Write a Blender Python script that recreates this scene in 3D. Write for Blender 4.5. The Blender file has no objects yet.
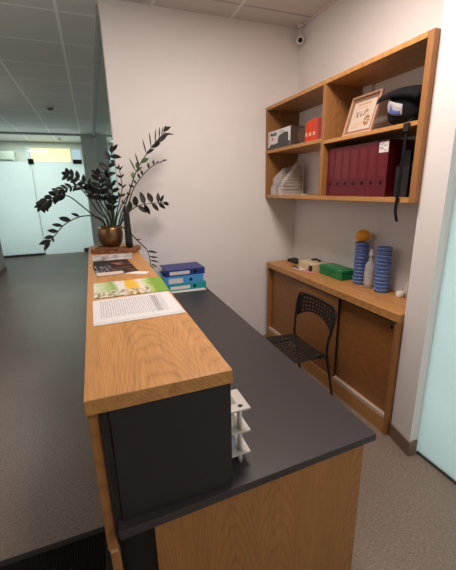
import bpy, bmesh, math, random
from mathutils import Vector, Matrix, noise as mnoise
random.seed(7)
S = bpy.context.scene
COL = S.collection

# ---------------------------------------------------------------- camera
H = 1.6
F = 342.42
PITCH, ROLL, YAW = 0.275411, 0.021829, 0.362658
def cam_axes():
    cy, sy = math.cos(YAW), math.sin(YAW)
    fwd = Vector((sy*math.cos(PITCH), cy*math.cos(PITCH), -math.sin(PITCH)))
    right = Vector((cy, -sy, 0))
    down = fwd.cross(right)
    c, s = math.cos(ROLL), math.sin(ROLL)
    return c*right + s*down, -s*right + c*down, fwd
RT, DN, FW = cam_axes()
cd = bpy.data.cameras.new('camera')
cam = bpy.data.objects.new('camera', cd)
COL.objects.link(cam)
cd.sensor_fit = 'HORIZONTAL'
cd.sensor_width = 36.0
cd.lens = F/456*36
cd.clip_start = 0.02
cam.matrix_world = Matrix(((RT.x, -DN.x, -FW.x, 0), (RT.y, -DN.y, -FW.y, 0), (RT.z, -DN.z, -FW.z, H), (0, 0, 0, 1)))
S.camera = cam

# ---------------------------------------------------------------- light
w = bpy.data.worlds.new('World'); S.world = w; w.use_nodes = True
w.node_tree.nodes['Background'].inputs[0].default_value = (.75, .9, 1, 1)
w.node_tree.nodes['Background'].inputs[1].default_value = 0.3
def area(name, loc, rot, sx, sy, power, color):
    l = bpy.data.lights.new(name, 'AREA'); l.shape = 'RECTANGLE'; l.size = sx; l.size_y = sy
    l.energy = power; l.color = color
    o = bpy.data.objects.new(name, l); COL.objects.link(o); o.location = loc; o.rotation_euler = rot
    return o
WARM = (1.0, .86, .79)
DAY = (.90, 1.0, .97)
area('ceiling_panel_desk', (.82, 1.60, 2.985), (0, 0, 0), .6, .6, 46, WARM)
area('ceiling_panel_rear', (1.20, -1.40, 2.985), (0, 0, 0), .6, .6, 35, WARM)
area('left_fill_light', (-1.88, 2.2, 2.1), (0, math.radians(-90), 0), 1.2, 2.6, 11, (1, .90, .84))  # added fill from the left for the wall under the shelf, no real source
area('ceiling_panel_corridor', (-1.57, 6.0, 2.985), (0, 0, 0), .6, .6, 22, (1, .97, .90))
area('daylight_far_room', (-1.2, 11.7, 1.2), (math.radians(-90), 0, 0), 3.2, 2.0, 40, DAY)
area('far_room_panel', (-1.2, 11.1, 2.985), (0, 0, 0), 1.8, .5, 34, (.95, 1, .97))
area('daylight_side_room', (3.35, -.1, 1.35), (0, math.radians(90), 0), 2.4, 3.0, 64, DAY)
S.view_settings.view_transform = 'Standard'
S.view_settings.look = 'None'
S.view_settings.gamma = 1
S.view_settings.use_curve_mapping = False
S.view_settings.exposure = 0.0
S.render.engine = 'CYCLES'
S.cycles.use_denoising = True
S.cycles.max_bounces = 8
S.cycles.transparent_max_bounces = 12

# ---------------------------------------------------------------- materials
def lin(c):
    return tuple(((x/255)/12.92 if x/255 <= .04045 else ((x/255+.055)/1.055)**2.4) for x in c) + (1,)
class NT:
    def __init__(s, name):
        s.m = bpy.data.materials.new(name); s.m.use_nodes = True
        s.t = s.m.node_tree; s.t.nodes.clear()
        s.out = s.n('ShaderNodeOutputMaterial')
    def n(s, typ, **kw):
        nd = s.t.nodes.new(typ)
        for k, v in kw.items():
            if k.startswith('i_'):
                key = k[2:]; nd.inputs[int(key) if key.isdigit() else key].default_value = v
            else: setattr(nd, k, v)
        return nd
    def l(s, a, b): s.t.links.new(a, b)
    def math(s, op, a, b=None, c=None):
        nd = s.n('ShaderNodeMath', operation=op)
        for i, v in enumerate((a, b, c)):
            if v is None: continue
            if isinstance(v, (int, float)): nd.inputs[i].default_value = v
            else: s.l(v, nd.inputs[i])
        return nd.outputs[0]
    def ramp(s, fac, stops, interp='LINEAR'):
        r = s.n('ShaderNodeValToRGB'); r.color_ramp.interpolation = interp
        el = r.color_ramp.elements
        while len(el) < len(stops): el.new(.5)
        for e, (p, c) in zip(el, stops): e.position = p; e.color = c
        s.l(fac, r.inputs[0]); return r.outputs[0]
    def mix(s, fac, a, b, blend='MIX'):
        nd = s.n('ShaderNodeMix', data_type='RGBA', blend_type=blend)
        for i, v in ((0, fac), (6, a), (7, b)):
            if isinstance(v, (int, float, tuple)): nd.inputs[i].default_value = v
            else: s.l(v, nd.inputs[i])
        return nd.outputs[2]
    def bsdf(s, color, rough=.5, metal=0, spec=.5, bump=None, bstr=.1, bdist=.002):
        b = s.n('ShaderNodeBsdfPrincipled')
        if isinstance(color, tuple): b.inputs['Base Color'].default_value = color
        else: s.l(color, b.inputs['Base Color'])
        if isinstance(rough, (int, float)): b.inputs['Roughness'].default_value = rough
        else: s.l(rough, b.inputs['Roughness'])
        b.inputs['Metallic'].default_value = metal
        b.inputs['Specular IOR Level'].default_value = spec
        if bump is not None:
            bn = s.n('ShaderNodeBump', i_Strength=bstr, i_Distance=bdist)
            s.l(bump, bn.inputs['Height']); s.l(bn.outputs[0], b.inputs['Normal'])
        s.l(b.outputs[0], s.out.inputs[0]); return b
    def coord(s, kind='Object', scale=(1, 1, 1), loc=(0, 0, 0)):
        tc = s.n('ShaderNodeTexCoord'); mp = s.n('ShaderNodeMapping')
        mp.inputs['Scale'].default_value = scale; mp.inputs['Location'].default_value = loc
        s.l(tc.outputs[kind], mp.inputs[0]); return mp.outputs[0]
    def noise(s, vec, scale=5, detail=3, rough=.5, dist=0):
        nd = s.n('ShaderNodeTexNoise', i_Scale=scale, i_Detail=detail, i_Roughness=rough, i_Distortion=dist)
        s.l(vec, nd.inputs['Vector']); return nd.outputs[0]
    def sep(s, vec):
        nd = s.n('ShaderNodeSeparateXYZ'); s.l(vec, nd.inputs[0]); return nd.outputs

def plain(name, rgb, rough=.5, metal=0, spec=.5, var=.06, vs=30):
    t = NT(name); c = lin(rgb)
    v = t.noise(t.coord(), vs, 4)
    d = tuple(x*(1-var) for x in c[:3]) + (1,); u = tuple(min(1, x*(1+var)) for x in c[:3]) + (1,)
    t.bsdf(t.ramp(v, [(.3, d), (.7, u)]), rough, metal, spec)
    return t.m

def wood(name, axis, rgb_d, rgb_l, rough=.42, seed=0.0, A=520.0, B=13.0, half=.17):
    """Oak veneer with cathedral grain that runs along `axis` of the object."""
    t = NT(name)
    def sc(al, ac):
        v = [ac]*3; v['xyz'.index(axis)] = al; return tuple(v)
    off = (seed, seed*1.7, seed*.6)
    s = t.sep(t.coord('Object')); k = 'xyz'.index(axis); o = [c for c in range(3) if c != k]
    acr = t.math('ADD', t.math('ADD', s[o[0]], s[o[1]]), seed*.13)
    bend = t.noise(t.coord('Object', sc(1.3, 5), off), 1.0, 2, .5)
    acr = t.math('ADD', acr, t.math('MULTIPLY', t.math('SUBTRACT', bend, .5), .10))
    xf = t.math('SUBTRACT', t.math('PINGPONG', acr, half*1.5), half*.5)
    wob = t.noise(t.coord('Object', sc(5, 26), off), 1.0, 2, .5)
    f0 = t.math('ADD', t.math('MULTIPLY', t.math('MULTIPLY', xf, xf), A), t.math('ADD', t.math('MULTIPLY', s[k], B), t.math('MULTIPLY', wob, 1.8)))
    tri = t.math('ABSOLUTE', t.math('SUBTRACT', t.math('MULTIPLY', t.math('FRACT', f0), 2), 1))
    pores = t.noise(t.coord('Object', sc(9, 210), off), 1.0, 3, .6)
    mid = t.noise(t.coord('Object', sc(1.5, 30), off), 1.0, 3, .5)
    f = t.math('ADD', t.math('MULTIPLY', t.math('POWER', tri, 2.6), .19), t.math('ADD', t.math('MULTIPLY', pores, .58), t.math('MULTIPLY', mid, .34)))
    col = t.ramp(f, [(.30, lin(rgb_l)), (.92, lin(rgb_d))])
    t.bsdf(col, rough, 0, .4, pores, .05, .0006)
    return t.m

M = {}
M['oak_y'] = wood('oak_along_depth', 'y', (132, 86, 42), (200, 146, 88), seed=2.3)
M['oak_z'] = wood('oak_upright', 'z', (118, 74, 38), (170, 119, 70), seed=5.1)
M['oak_x'] = wood('oak_across', 'x', (126, 80, 41), (180, 128, 77), seed=1.4)
M['oak_door'] = wood('oak_door_veneer', 'y', (124, 76, 37), (154, 102, 56), seed=8.2, A=200.0, B=8.0, half=.24)
M['wall'] = plain('white_wall_paint', (230, 225, 222), .85, 0, .2, .012, 6)
M['wall_grey'] = plain('grey_wall_paint', (205, 202, 198), .8, 0, .2, .03, 6)
M['post_grey'] = plain('grey_post_paint', (205, 210, 208), .6, 0, .3, .03, 6)
M['skirting'] = plain('brown_skirting', (122, 100, 86), .5, 0, .4, .12, 40)
M['slate'] = plain('dark_grey_laminate', (55, 50, 51), .42, 0, .45, .04, 60)
M['slate_edge'] = plain('dark_grey_edge', (62, 57, 59), .45, 0, .45, .04, 60)
M['gable'] = plain('charcoal_laminate', (41, 38, 38), .5, 0, .4, .03, 60)
M['black'] = plain('black_board', (20, 18, 18), .6, 0, .3, .1, 40)
M['alu'] = plain('brushed_aluminium', (205, 195, 188), .4, .3, .5, .04, 90)
M['rail_grey'] = plain('grey_partition_frame', (178, 182, 180), .45, .0, .5, .03, 20)
M['dark_rail'] = plain('dark_bottom_rail', (88, 92, 92), .4, .5, .5, .03, 20)
M['black_steel'] = plain('black_powder_coat', (24, 22, 22), .45, 0, .5, .1, 90)
M['black_cloth'] = plain('black_cloth', (17, 16, 18), .9, 0, .2, .25, 90)
M['copper'] = plain('brown_copper', (120, 90, 62), .30, .85, .5, .10, 18)
M['vase_black'] = plain('black_ceramic', (26, 27, 30), .4, 0, .5, .1, 40)
M['bark'] = plain('brown_bark', (132, 86, 58), .8, 0, .2, .5, 60)
M['pebble'] = plain('brown_pebbles', (128, 88, 66), .6, 0, .3, .25, 60)
M['soil'] = plain('dark_soil', (38, 28, 22), .95, 0, .1, .4, 90)
M['stem'] = plain('dark_green_stem', (46, 50, 34), .5, 0, .4, .2, 20)
M['leaf'] = plain('dark_glossy_leaf', (24, 27, 23), .5, 0, .28, .25, 14)
M['leaf_green'] = plain('green_leaf', (66, 88, 40), .42, 0, .45, .25, 14)
M['white_plastic'] = plain('white_plastic', (226, 220, 214), .45, 0, .5, .02, 30)
M['grey_plastic'] = plain('light_grey_plastic', (186, 180, 172), .4, 0, .5, .03, 30)
M['recess_grey'] = plain('grey_recess', (132, 128, 126), .5, 0, .4, .04, 30)
M['paper'] = plain('white_paper', (214, 210, 207), .8, 0, .2, .02, 20)
M['maroon'] = plain('maroon_vinyl', (90, 15, 28), .42, 0, .45, .08, 30)
M['maroon_patch'] = plain('maroon_spine_patch', (98, 22, 36), .3, 0, .5, .05, 30)
M['navy'] = plain('dark_blue_vinyl', (38, 52, 122), .42, 0, .4, .06, 30)
M['sky'] = plain('light_blue_vinyl', (70, 150, 208), .42, 0, .4, .05, 30)
M['teal'] = plain('teal_vinyl', (24, 146, 150), .42, 0, .4, .05, 30)
M['hole'] = plain('black_finger_hole', (14, 14, 14), .5, 0, .3, .05, 30)
M['green_box'] = plain('green_plastic', (22, 122, 68), .35, 0, .5, .06, 20)
M['cup_blue'] = plain('blue_plastic', (112, 146, 212), .4, 0, .5, .05, 30)
M['orange_ball'] = plain('orange_plastic', (252, 172, 40), .45, 0, .5, .06, 30)
M['cream'] = plain('cream_card', (214, 194, 160), .7, 0, .3, .05, 30)
M['pink'] = plain('pink_paper', (206, 130, 134), .7, 0, .3, .12, 60)
M['orange_card'] = plain('orange_card', (206, 66, 30), .5, 0, .4, .06, 40)
M['rose_card'] = plain('rose_card', (176, 76, 78), .5, 0, .4, .06, 40)
M['box_brown'] = plain('dark_brown_card', (74, 60, 54), .45, 0, .4, .05, 30)
M['print_grey'] = plain('charcoal_print', (66, 66, 66), .5, 0, .4, .05, 30)
M['ink'] = plain('black_ink', (34, 32, 34), .6, 0, .3, .05, 30)
M['yellow_ink'] = plain('yellow_print', (206, 170, 70), .6, 0, .3, .05, 30)
M['blue_ink'] = plain('blue_print', (70, 86, 150), .6, 0, .3, .05, 30)
M['gold_ink'] = plain('ochre_print', (178, 128, 82), .6, 0, .3, .2, 60)
M['frame_wood'] = plain('pale_wood_frame', (186, 146, 118), .45, 0, .4, .06, 60)
M['cert_border'] = plain('brown_certificate_border', (132, 98, 80), .6, 0, .3, .08, 60)
M['cert_paper'] = plain('cream_certificate_paper', (192, 174, 158), .5, 0, .4, .03, 30)
M['ac_white'] = plain('white_ac_plastic', (196, 198, 186), .5, 0, .4, .02, 20)
M['detector'] = plain('grey_detector', (110, 108, 104), .5, 0, .4, .05, 30)
M['steel'] = plain('satin_steel', (176, 150, 122), .4, .2, .5, .05, 30)

# clear bottle, frosted and clear panes
def pane(name, tint, base=.04):
    t = NT(name)
    lw = t.n('ShaderNodeLayerWeight', i_Blend=.5)
    f = t.math('MINIMUM', t.math('ADD', t.math('MULTIPLY', t.math('POWER', lw.outputs['Facing'], 5.0), 1-base), base), 1.0)
    tr = t.n('ShaderNodeBsdfTransparent', i_Color=tint); gl = t.n('ShaderNodeBsdfGlossy', i_Roughness=.03, i_Color=(.9, .95, .95, 1))
    mx = t.n('ShaderNodeMixShader'); t.l(f, mx.inputs[0]); t.l(tr.outputs[0], mx.inputs[1]); t.l(gl.outputs[0], mx.inputs[2])
    t.l(mx.outputs[0], t.out.inputs[0]); return t.m
M['glass'] = pane('clear_glass', (.90, .96, .95, 1))
t = NT('cloudy_bottle_plastic')
tr = t.n('ShaderNodeBsdfTransparent', i_Color=(.9, .9, .9, 1)); df = t.n('ShaderNodeBsdfPrincipled'); df.inputs['Base Color'].default_value = lin((214, 210, 208)); df.inputs['Roughness'].default_value = .25
mx = t.n('ShaderNodeMixShader', i_0=.62); t.l(tr.outputs[0], mx.inputs[1]); t.l(df.outputs[0], mx.inputs[2]); t.l(mx.outputs[0], t.out.inputs[0]); M['bottle'] = t.m
def frosted(name, tint):
    t = NT(name)
    v = t.noise(t.coord(), 3, 2)
    c = t.ramp(v, [(.2, tuple(x*.96 for x in tint[:3])+(1,)), (.8, tint)])
    a = t.n('ShaderNodeBsdfTranslucent'); t.l(c, a.inputs[0])
    d = t.n('ShaderNodeBsdfDiffuse', i_Color=(.42, .46, .46, 1))
    m1 = t.n('ShaderNodeMixShader', i_0=.22); t.l(a.outputs[0], m1.inputs[1]); t.l(d.outputs[0], m1.inputs[2])
    g = t.n('ShaderNodeBsdfGlossy', i_Roughness=.25)
    m2 = t.n('ShaderNodeMixShader', i_0=.04); t.l(m1.outputs[0], m2.inputs[1]); t.l(g.outputs[0], m2.inputs[2])
    t.l(m2.outputs[0], t.out.inputs[0]); return t.m
M['frosted'] = frosted('frosted_film_glass', (.85, .94, .95, 1))

# floor: fine speckled brown carpet-like vinyl
t = NT('speckled_floor')
v1 = t.noise(t.coord(), 260, 2, .7); v2 = t.noise(t.coord(), 90, 2, .6); v3 = t.noise(t.coord(), 1.2, 3)
f = t.math('ADD', t.math('MULTIPLY', v1, .6), t.math('ADD', t.math('MULTIPLY', v2, .3), t.math('MULTIPLY', v3, .12)))
c = t.ramp(f, [(.34, lin((84, 71, 62))), (.52, lin((120, 104, 92))), (.68, lin((164, 148, 135)))])
t.bsdf(c, .42, 0, .5, v1, .12, .001); M['floor'] = t.m
# ribbed black mat
t = NT('ribbed_black_mat')
s_ = t.sep(t.coord())
r = t.math('SINE', t.math('MULTIPLY', s_[0], 520)); nz = t.noise(t.coord(), 240, 2)
hgt = t.math('ADD', t.math('MULTIPLY', r, .5), nz)
t.bsdf(t.ramp(hgt, [(.2, lin((9, 8, 7))), (1, lin((32, 27, 24)))]), .9, 0, .15, hgt, .6, .004); M['mat'] = t.m
# ceiling tiles with T-bars
def ceil_mat(name, tile, x0, y0, rgb_t, rgb_b, rgb_c):
    t = NT(name); s = t.sep(t.coord())
    def line(c, o, wd):
        fr = t.math('FRACT', t.math('DIVIDE', t.math('SUBTRACT', c, o), tile))
        d = t.math('MULTIPLY', t.math('ABSOLUTE', t.math('SUBTRACT', fr, .5)), tile)
        return t.math('GREATER_THAN', d, tile/2-wd/2)
    lx = line(s[0], x0, .026); ly = line(s[1], y0, .024)
    sp = t.noise(t.coord(), 120, 3, .7)
    a = t.ramp(sp, [(.35, tuple(x*.93 for x in lin(rgb_t)[:3])+(1,)), (.6, lin(rgb_t))])
    c = t.mix(lx, t.mix(ly, a, lin(rgb_c)), lin(rgb_b))
    h = t.math('MAXIMUM', lx, ly)
    t.bsdf(c, .85, 0, .2, h, .3, .004); return t.m
M['ceil_room'] = ceil_mat('mineral_tiles_room', .67, 1.29, 2.955, (205, 200, 196), (222, 218, 214), (168, 164, 160))
M['ceil_hall'] = ceil_mat('mineral_tiles_corridor', .67, -.09, 3.515, (222, 224, 222), (252, 253, 252), (246, 247, 246))
# roller blind, daylight through it put in as a glow of its own
t = NT('cream_roller_blind')
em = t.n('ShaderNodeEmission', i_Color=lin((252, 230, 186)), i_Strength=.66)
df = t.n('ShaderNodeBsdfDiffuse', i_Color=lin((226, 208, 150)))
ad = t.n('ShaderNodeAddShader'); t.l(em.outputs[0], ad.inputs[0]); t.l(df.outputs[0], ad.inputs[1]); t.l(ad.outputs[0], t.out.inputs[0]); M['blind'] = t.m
t = NT('daylit_window_pane')
em = t.n('ShaderNodeEmission', i_Color=(.72, .88, .95, 1), i_Strength=.85); t.l(em.outputs[0], t.out.inputs[0]); M['daylight'] = t.m

# printed sheets
def form_mat():
    t = NT('printed_form'); s = t.sep(t.coord('Generated')); o = t.coord('Generated', (60, 5, 1))
    ln = t.math('GREATER_THAN', t.math('SINE', t.math('MULTIPLY', s[0], 230)), .1)
    br = t.math('GREATER_THAN', t.noise(t.coord('Generated', (60, 30, 1)), 1.0, 2), .44)
    ms = t.math('MULTIPLY', t.math('MULTIPLY', t.math('GREATER_THAN', s[0], .08), t.math('LESS_THAN', s[0], .86)), t.math('MULTIPLY', t.math('GREATER_THAN', s[1], .16), t.math('LESS_THAN', s[1], .9)))
    k = t.math('MULTIPLY', t.math('MULTIPLY', ln, br), ms)
    band = t.math('MULTIPLY', t.math('MULTIPLY', t.math('GREATER_THAN', s[0], .72), t.math('LESS_THAN', s[0], .79)), ms)
    k2 = t.math('MINIMUM', t.math('ADD', t.math('MULTIPLY', k, .42), t.math('MULTIPLY', band, .30)), 1)
    t.bsdf(t.mix(k2, lin((210, 206, 206)), lin((62, 60, 66))), .75, 0, .2); return t.m
M['form'] = form_mat()
t = NT('green_flyer_print'); s = t.sep(t.coord('Generated'))
nz = t.noise(t.coord('Generated', (5, 4, 1)), 1.0, 4, .6)
xx = t.math('ADD', s[0], t.math('MULTIPLY', t.math('SUBTRACT', nz, .5), .22))
base = t.ramp(xx, [(.0, lin((206, 206, 196))), (.10, lin((186, 198, 150))), (.27, lin((136, 162, 84))), (.33, lin((204, 206, 200))), (.42, lin((212, 208, 190))), (.47, lin((216, 166, 40))), (.60, lin((216, 184, 84))), (.66, lin((212, 206, 198))), (.76, lin((172, 188, 116))), (.82, lin((118, 154, 58)))])
top = t.math('LESS_THAN', s[1], .40)
low = t.math('MULTIPLY', top, t.math('LESS_THAN', s[0], .75))
n2 = t.noise(t.coord('Generated', (22, 9, 1)), 1.0, 3, .6)
spot = t.ramp(n2, [(.38, lin((62, 52, 46))), (.46, lin((160, 140, 92))), (.54, lin((206, 200, 190)))])
t.bsdf(t.mix(t.math('MULTIPLY', low, .8), base, spot), .5, 0, .25); M['flyer'] = t.m
t = NT('dark_cover_print'); s = t.sep(t.coord('Generated'))
n1 = t.noise(t.coord('Generated', (4, 9, 1), (3, 1, 0)), 1.0, 4, .6)
pic = t.ramp(n1, [(.42, lin((30, 25, 24))), (.54, lin((62, 44, 38))), (.62, lin((150, 92, 76))), (.72, lin((196, 158, 140)))])
right = t.math('GREATER_THAN', s[0], .42)
tx = t.math('MULTIPLY', t.math('GREATER_THAN', t.noise(t.coord('Generated', (30, 14, 1)), 1.0, 1), .6), t.math('LESS_THAN', s[0], .46))
dark = t.mix(t.math('MULTIPLY', tx, t.math('LESS_THAN', s[1], .62)), lin((32, 28, 28)), lin((190, 182, 178)))
cv = t.mix(right, dark, pic)
stripe = t.math('MULTIPLY', t.math('LESS_THAN', s[1], .17), t.math('LESS_THAN', s[0], .66))
t.bsdf(t.mix(stripe, cv, lin((200, 184, 174))), .55, 0, .2); M['magazine'] = t.m
t = NT('pale_cover_print')
n1 = t.noise(t.coord('Generated', (5, 4, 1)), 1.0, 4, .65)
t.bsdf(t.ramp(n1, [(.36, lin((104, 98, 98))), (.47, lin((176, 168, 164))), (.6, lin((214, 208, 204)))]), .4, 0, .4); M['brochure'] = t.m
t = NT('newsprint'); s = t.sep(t.coord('Generated'))
ln = t.math('GREATER_THAN', t.math('SINE', t.math('MULTIPLY', s[2], 90)), .2)
nb = t.math('GREATER_THAN', t.noise(t.coord('Generated', (14, 3, 9)), 1.0, 2), .47)
t.bsdf(t.mix(t.math('MULTIPLY', t.math('MULTIPLY', ln, nb), .55), lin((196, 186, 180)), lin((104, 96, 94))), .8, 0, .2); M['newsprint'] = t.m

# ---------------------------------------------------------------- mesh helpers
class MB:
    def __init__(s): s.v = []; s.f = []; s.mi = []; s.sm = []
    def add(s, vs, fs, mi=0, smooth=False):
        o = len(s.v); s.v += [Vector(p) for p in vs]
        for f in fs: s.f.append([o+i for i in f]); s.mi.append(mi); s.sm.append(smooth)
        return s
    def box(s, x0, x1, y0, y1, z0, z1, mi=0, M4=None):
        vs = [Vector((x, y, z)) for z in (z0, z1) for y in (y0, y1) for x in (x0, x1)]
        if M4 is not None: vs = [M4 @ p for p in vs]
        return s.add(vs, [(0, 2, 3, 1), (4, 5, 7, 6), (0, 1, 5, 4), (2, 6, 7, 3), (0, 4, 6, 2), (1, 3, 7, 5)], mi)
    def prism(s, poly, axis, a, b, mi=0, M4=None):
        """poly of 2D points swept along axis from a to b (axis x: poly=(y,z); y: (x,z); z: (x,y))"""
        def p3(q, h): return {'x': (h, q[0], q[1]), 'y': (q[0], h, q[1]), 'z': (q[0], q[1], h)}[axis]
        n = len(poly); vs = [Vector(p3(q, a)) for q in poly] + [Vector(p3(q, b)) for q in poly]
        if M4 is not None: vs = [M4 @ p for p in vs]
        return s.add(vs, [tuple(range(n))[::-1], tuple(range(n, 2*n))] + [(i, (i+1) % n, n+(i+1) % n, n+i) for i in range(n)], mi)
    def lathe(s, prof, c, n=28, mi=0, ax='z', M4=None, cap=True):
        vs = []
        for r, h in prof:
            for k in range(n):
                a = 2*math.pi*k/n
                p = {'z': (r*math.cos(a), r*math.sin(a), h), 'x': (h, r*math.cos(a), r*math.sin(a)), 'y': (r*math.cos(a), h, r*math.sin(a))}[ax]
                p = Vector(p)
                if M4 is not None: p = M4 @ p
                vs.append(p + Vector(c))
        fs = [(i*n+k, i*n+(k+1) % n, (i+1)*n+(k+1) % n, (i+1)*n+k) for i in range(len(prof)-1) for k in range(n)]
        s.add(vs, fs, mi, True)
        if cap:
            o = len(s.v)-len(vs)
            for i in (0, len(prof)-1):
                if prof[i][0] > 1e-5:
                    s.f.append([o+i*n+k for k in range(n)]); s.mi.append(mi); s.sm.append(False)
        return s
    def tube(s, pts, r, n=8, mi=0):
        pts = [Vector(p) for p in pts]; rs = r if isinstance(r, (list, tuple)) else [r]*len(pts)
        vs = []; up = Vector((0, 0, 1)); prev = None
        for i, p in enumerate(pts):
            tg = (pts[min(i+1, len(pts)-1)] - pts[max(i-1, 0)]).normalized()
            if prev is None:
                a = up if abs(tg.z) < .9 else Vector((1, 0, 0)); u = tg.cross(a).normalized()
            else: u = (prev - tg*prev.dot(tg)).normalized()
            prev = u; v = tg.cross(u)
            vs += [p + rs[i]*(math.cos(2*math.pi*k/n)*u + math.sin(2*math.pi*k/n)*v) for k in range(n)]
        fs = [(i*n+k, i*n+(k+1) % n, (i+1)*n+(k+1) % n, (i+1)*n+k) for i in range(len(pts)-1) for k in range(n)]
        s.add(vs, fs, mi, True); o = len(s.v)-len(vs)
        s.f.append([o+k for k in range(n)]); s.mi.append(mi); s.sm.append(False)
        s.f.append([o+(len(pts)-1)*n+k for k in range(n)]); s.mi.append(mi); s.sm.append(False)
        return s
    def build(s, name, mats, parent=None, origin=None, bevel=0, seg=2, sub=0, solid=0):
        if not isinstance(mats, (list, tuple)): mats = [mats]
        if parent is not None:
            org = Vector(); q = parent
            while q is not None: org += q.location; q = q.parent
        elif origin is not None: org = Vector(origin)
        else:
            lo = [min(p[i] for p in s.v) for i in range(3)]; hi = [max(p[i] for p in s.v) for i in range(3)]
            org = Vector(((lo[0]+hi[0])/2, (lo[1]+hi[1])/2, lo[2]))
        me = bpy.data.meshes.new(name)
        me.from_pydata([tuple(p-org) for p in s.v], [], s.f)
        for m in mats: me.materials.append(m)
        for p, mi, sm in zip(me.polygons, s.mi, s.sm): p.material_index = mi; p.use_smooth = sm
        bm = bmesh.new(); bm.from_mesh(me); bmesh.ops.recalc_face_normals(bm, faces=bm.faces); bm.to_mesh(me); bm.free()
        o = bpy.data.objects.new(name, me); COL.objects.link(o)
        if parent is not None: o.parent = parent
        else: o.location = org
        if solid: md = o.modifiers.new('thickness', 'SOLIDIFY'); md.thickness = solid; md.offset = 0
        if bevel:
            md = o.modifiers.new('bevel', 'BEVEL'); md.width = bevel; md.segments = seg; md.limit_method = 'ANGLE'; md.angle_limit = math.radians(50)
        if sub: md = o.modifiers.new('smooth', 'SUBSURF'); md.levels = sub; md.render_levels = sub
        return o
def tag(o, label, cat, group=None):
    o['label'] = label; o['category'] = cat
    if group: o['group'] = group
    return o
def thing(name, loc, label, cat, group=None):
    o = bpy.data.objects.new(name, None); COL.objects.link(o); o.location = loc; o.empty_display_size = .05
    return tag(o, label, cat, group)
def struct(o): o['kind'] = 'structure'; return o
def sbox(name, mat, *b, bevel=0):
    return struct(MB().box(*b).build(name, mat, origin=(0, 0, 0), bevel=bevel))
def copy_thing(o, loc, label=None, group=None):
    c = o.copy(); COL.objects.link(c); c.location = loc
    if label: c['label'] = label
    if group: c['group'] = group
    for ch in list(o.children):
        d = ch.copy(); COL.objects.link(d); d.parent = c
        for g in ch.children:
            e = g.copy(); COL.objects.link(e); e.parent = d
    return c
def text_mesh(txt, size, M4, mat, name, parent, depth=.0006, bold=0.0, shear=0.0):
    cu = bpy.data.curves.new('writing', 'FONT'); cu.body = txt; cu.size = size; cu.extrude = depth; cu.offset = bold; cu.shear = shear
    tmp = bpy.data.objects.new('writing', cu); COL.objects.link(tmp)
    dg = bpy.context.evaluated_depsgraph_get(); dg.update()
    me = bpy.data.meshes.new_from_object(tmp.evaluated_get(dg))
    bpy.data.objects.remove(tmp); me.transform(M4)
    org = Vector(); q = parent
    while q is not None: org += q.location; q = q.parent
    me.transform(Matrix.Translation(-org)); me.materials.clear(); me.materials.append(mat); me.name = name
    o = bpy.data.objects.new(name, me); COL.objects.link(o); o.parent = parent
    return o
def at(px, py, Y):
    """world point seen at photo pixel (px,py) at depth Y"""
    d = RT*((px-228)/F) + DN*((py-285)/F) + FW
    return Vector((0, 0, H)) + d*(Y/d.y)
def spline(pts, n=8):
    pts = [Vector(p) for p in pts]; q = [pts[0]*2-pts[1]] + pts + [pts[-1]*2-pts[-2]]; out = []
    for i in range(1, len(q)-2):
        for k in range(n):
            t = k/n; a, b, c, d = q[i-1], q[i], q[i+1], q[i+2]
            out.append(.5*((2*b) + (c-a)*t + (2*a-5*b+4*c-d)*t*t + (3*b-a-3*c+d)*t**3))
    return out + [pts[-1]]

# ---------------------------------------------------------------- the setting
ZC = 3.0
YB = 3.19                                              # back wall
sbox('floor', M['floor'], -4.2, 4.2, -3.0, 12.0, -.1, 0)
sbox('ceiling', M['ceil_room'], .225, 4.2, -3.0, YB+.06, ZC, ZC+.1)
struct(MB().box(-4.2, .225, -3.0, 12.0, ZC, ZC+.1).box(.225, 4.2, YB+.06, 12.0, ZC, ZC+.1).build('ceiling', M['ceil_hall'], origin=(0, 0, 0)))
sbox('wall_back', M['wall'], .222, 2.1, YB, YB+.12, 0, ZC)
sbox('wall_right', M['wall'], 1.98, 2.1, 1.42, YB, 0, ZC)
struct(MB().prism([(1.667, 1.42), (1.628, 1.24), (2.1, 1.24), (2.1, 1.42)], 'z', 0, ZC).build('wall_pillar', M['wall'], origin=(0, 0, 0)))
sbox('wall_rear', M['wall_grey'], -4.2, 4.2, -3.1, -3.0, 0, ZC)
sbox('wall_left', M['wall_grey'], -2.3, -1.9, -3.0, 8.45, 0, ZC)
sbox('wall_far', M['ac_white'], -4.2, 4.2, 11.85, 12.0, 0, ZC)
sbox('wall_outer', M['wall_grey'], -4.3, -4.2, 8.3, 12.0, 0, ZC)
sbox('wall_outer', M['wall_grey'], 4.2, 4.3, -3.0, 12.0, 0, ZC)
sbox('wall_outer', M['wall_grey'], -4.2, -2.3, 8.3, 8.45, 0, ZC)
sbox('wall_side', M['wall'], 2.1, 4.2, 1.32, 1.42, 0, ZC)
sbox('wall_lintel', M['wall'], 1.68, 1.80, -3.0, 1.24, 2.45, ZC)
# skirtings
struct(MB().prism([(1.6665, 1.42), (1.6275, 1.24), (1.684, 1.24), (1.684, 1.229), (1.614, 1.229), (1.655, 1.42)], 'z', 0, .095).build('baseboard_pillar', M['skirting'], origin=(0, 0, 0), bevel=.002))
sbox('baseboard_left', M['skirting'], -1.9, -1.885, -3.0, 8.45, 0, .09)
# frosted side pane with floor rail
sbox('window_1', M['frosted'], 1.690, 1.700, -3.0, 1.24, .02, 2.45)
sbox('trim_1', M['dark_rail'], 1.686, 1.706, -3.0, 1.228, 0, .019)
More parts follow.
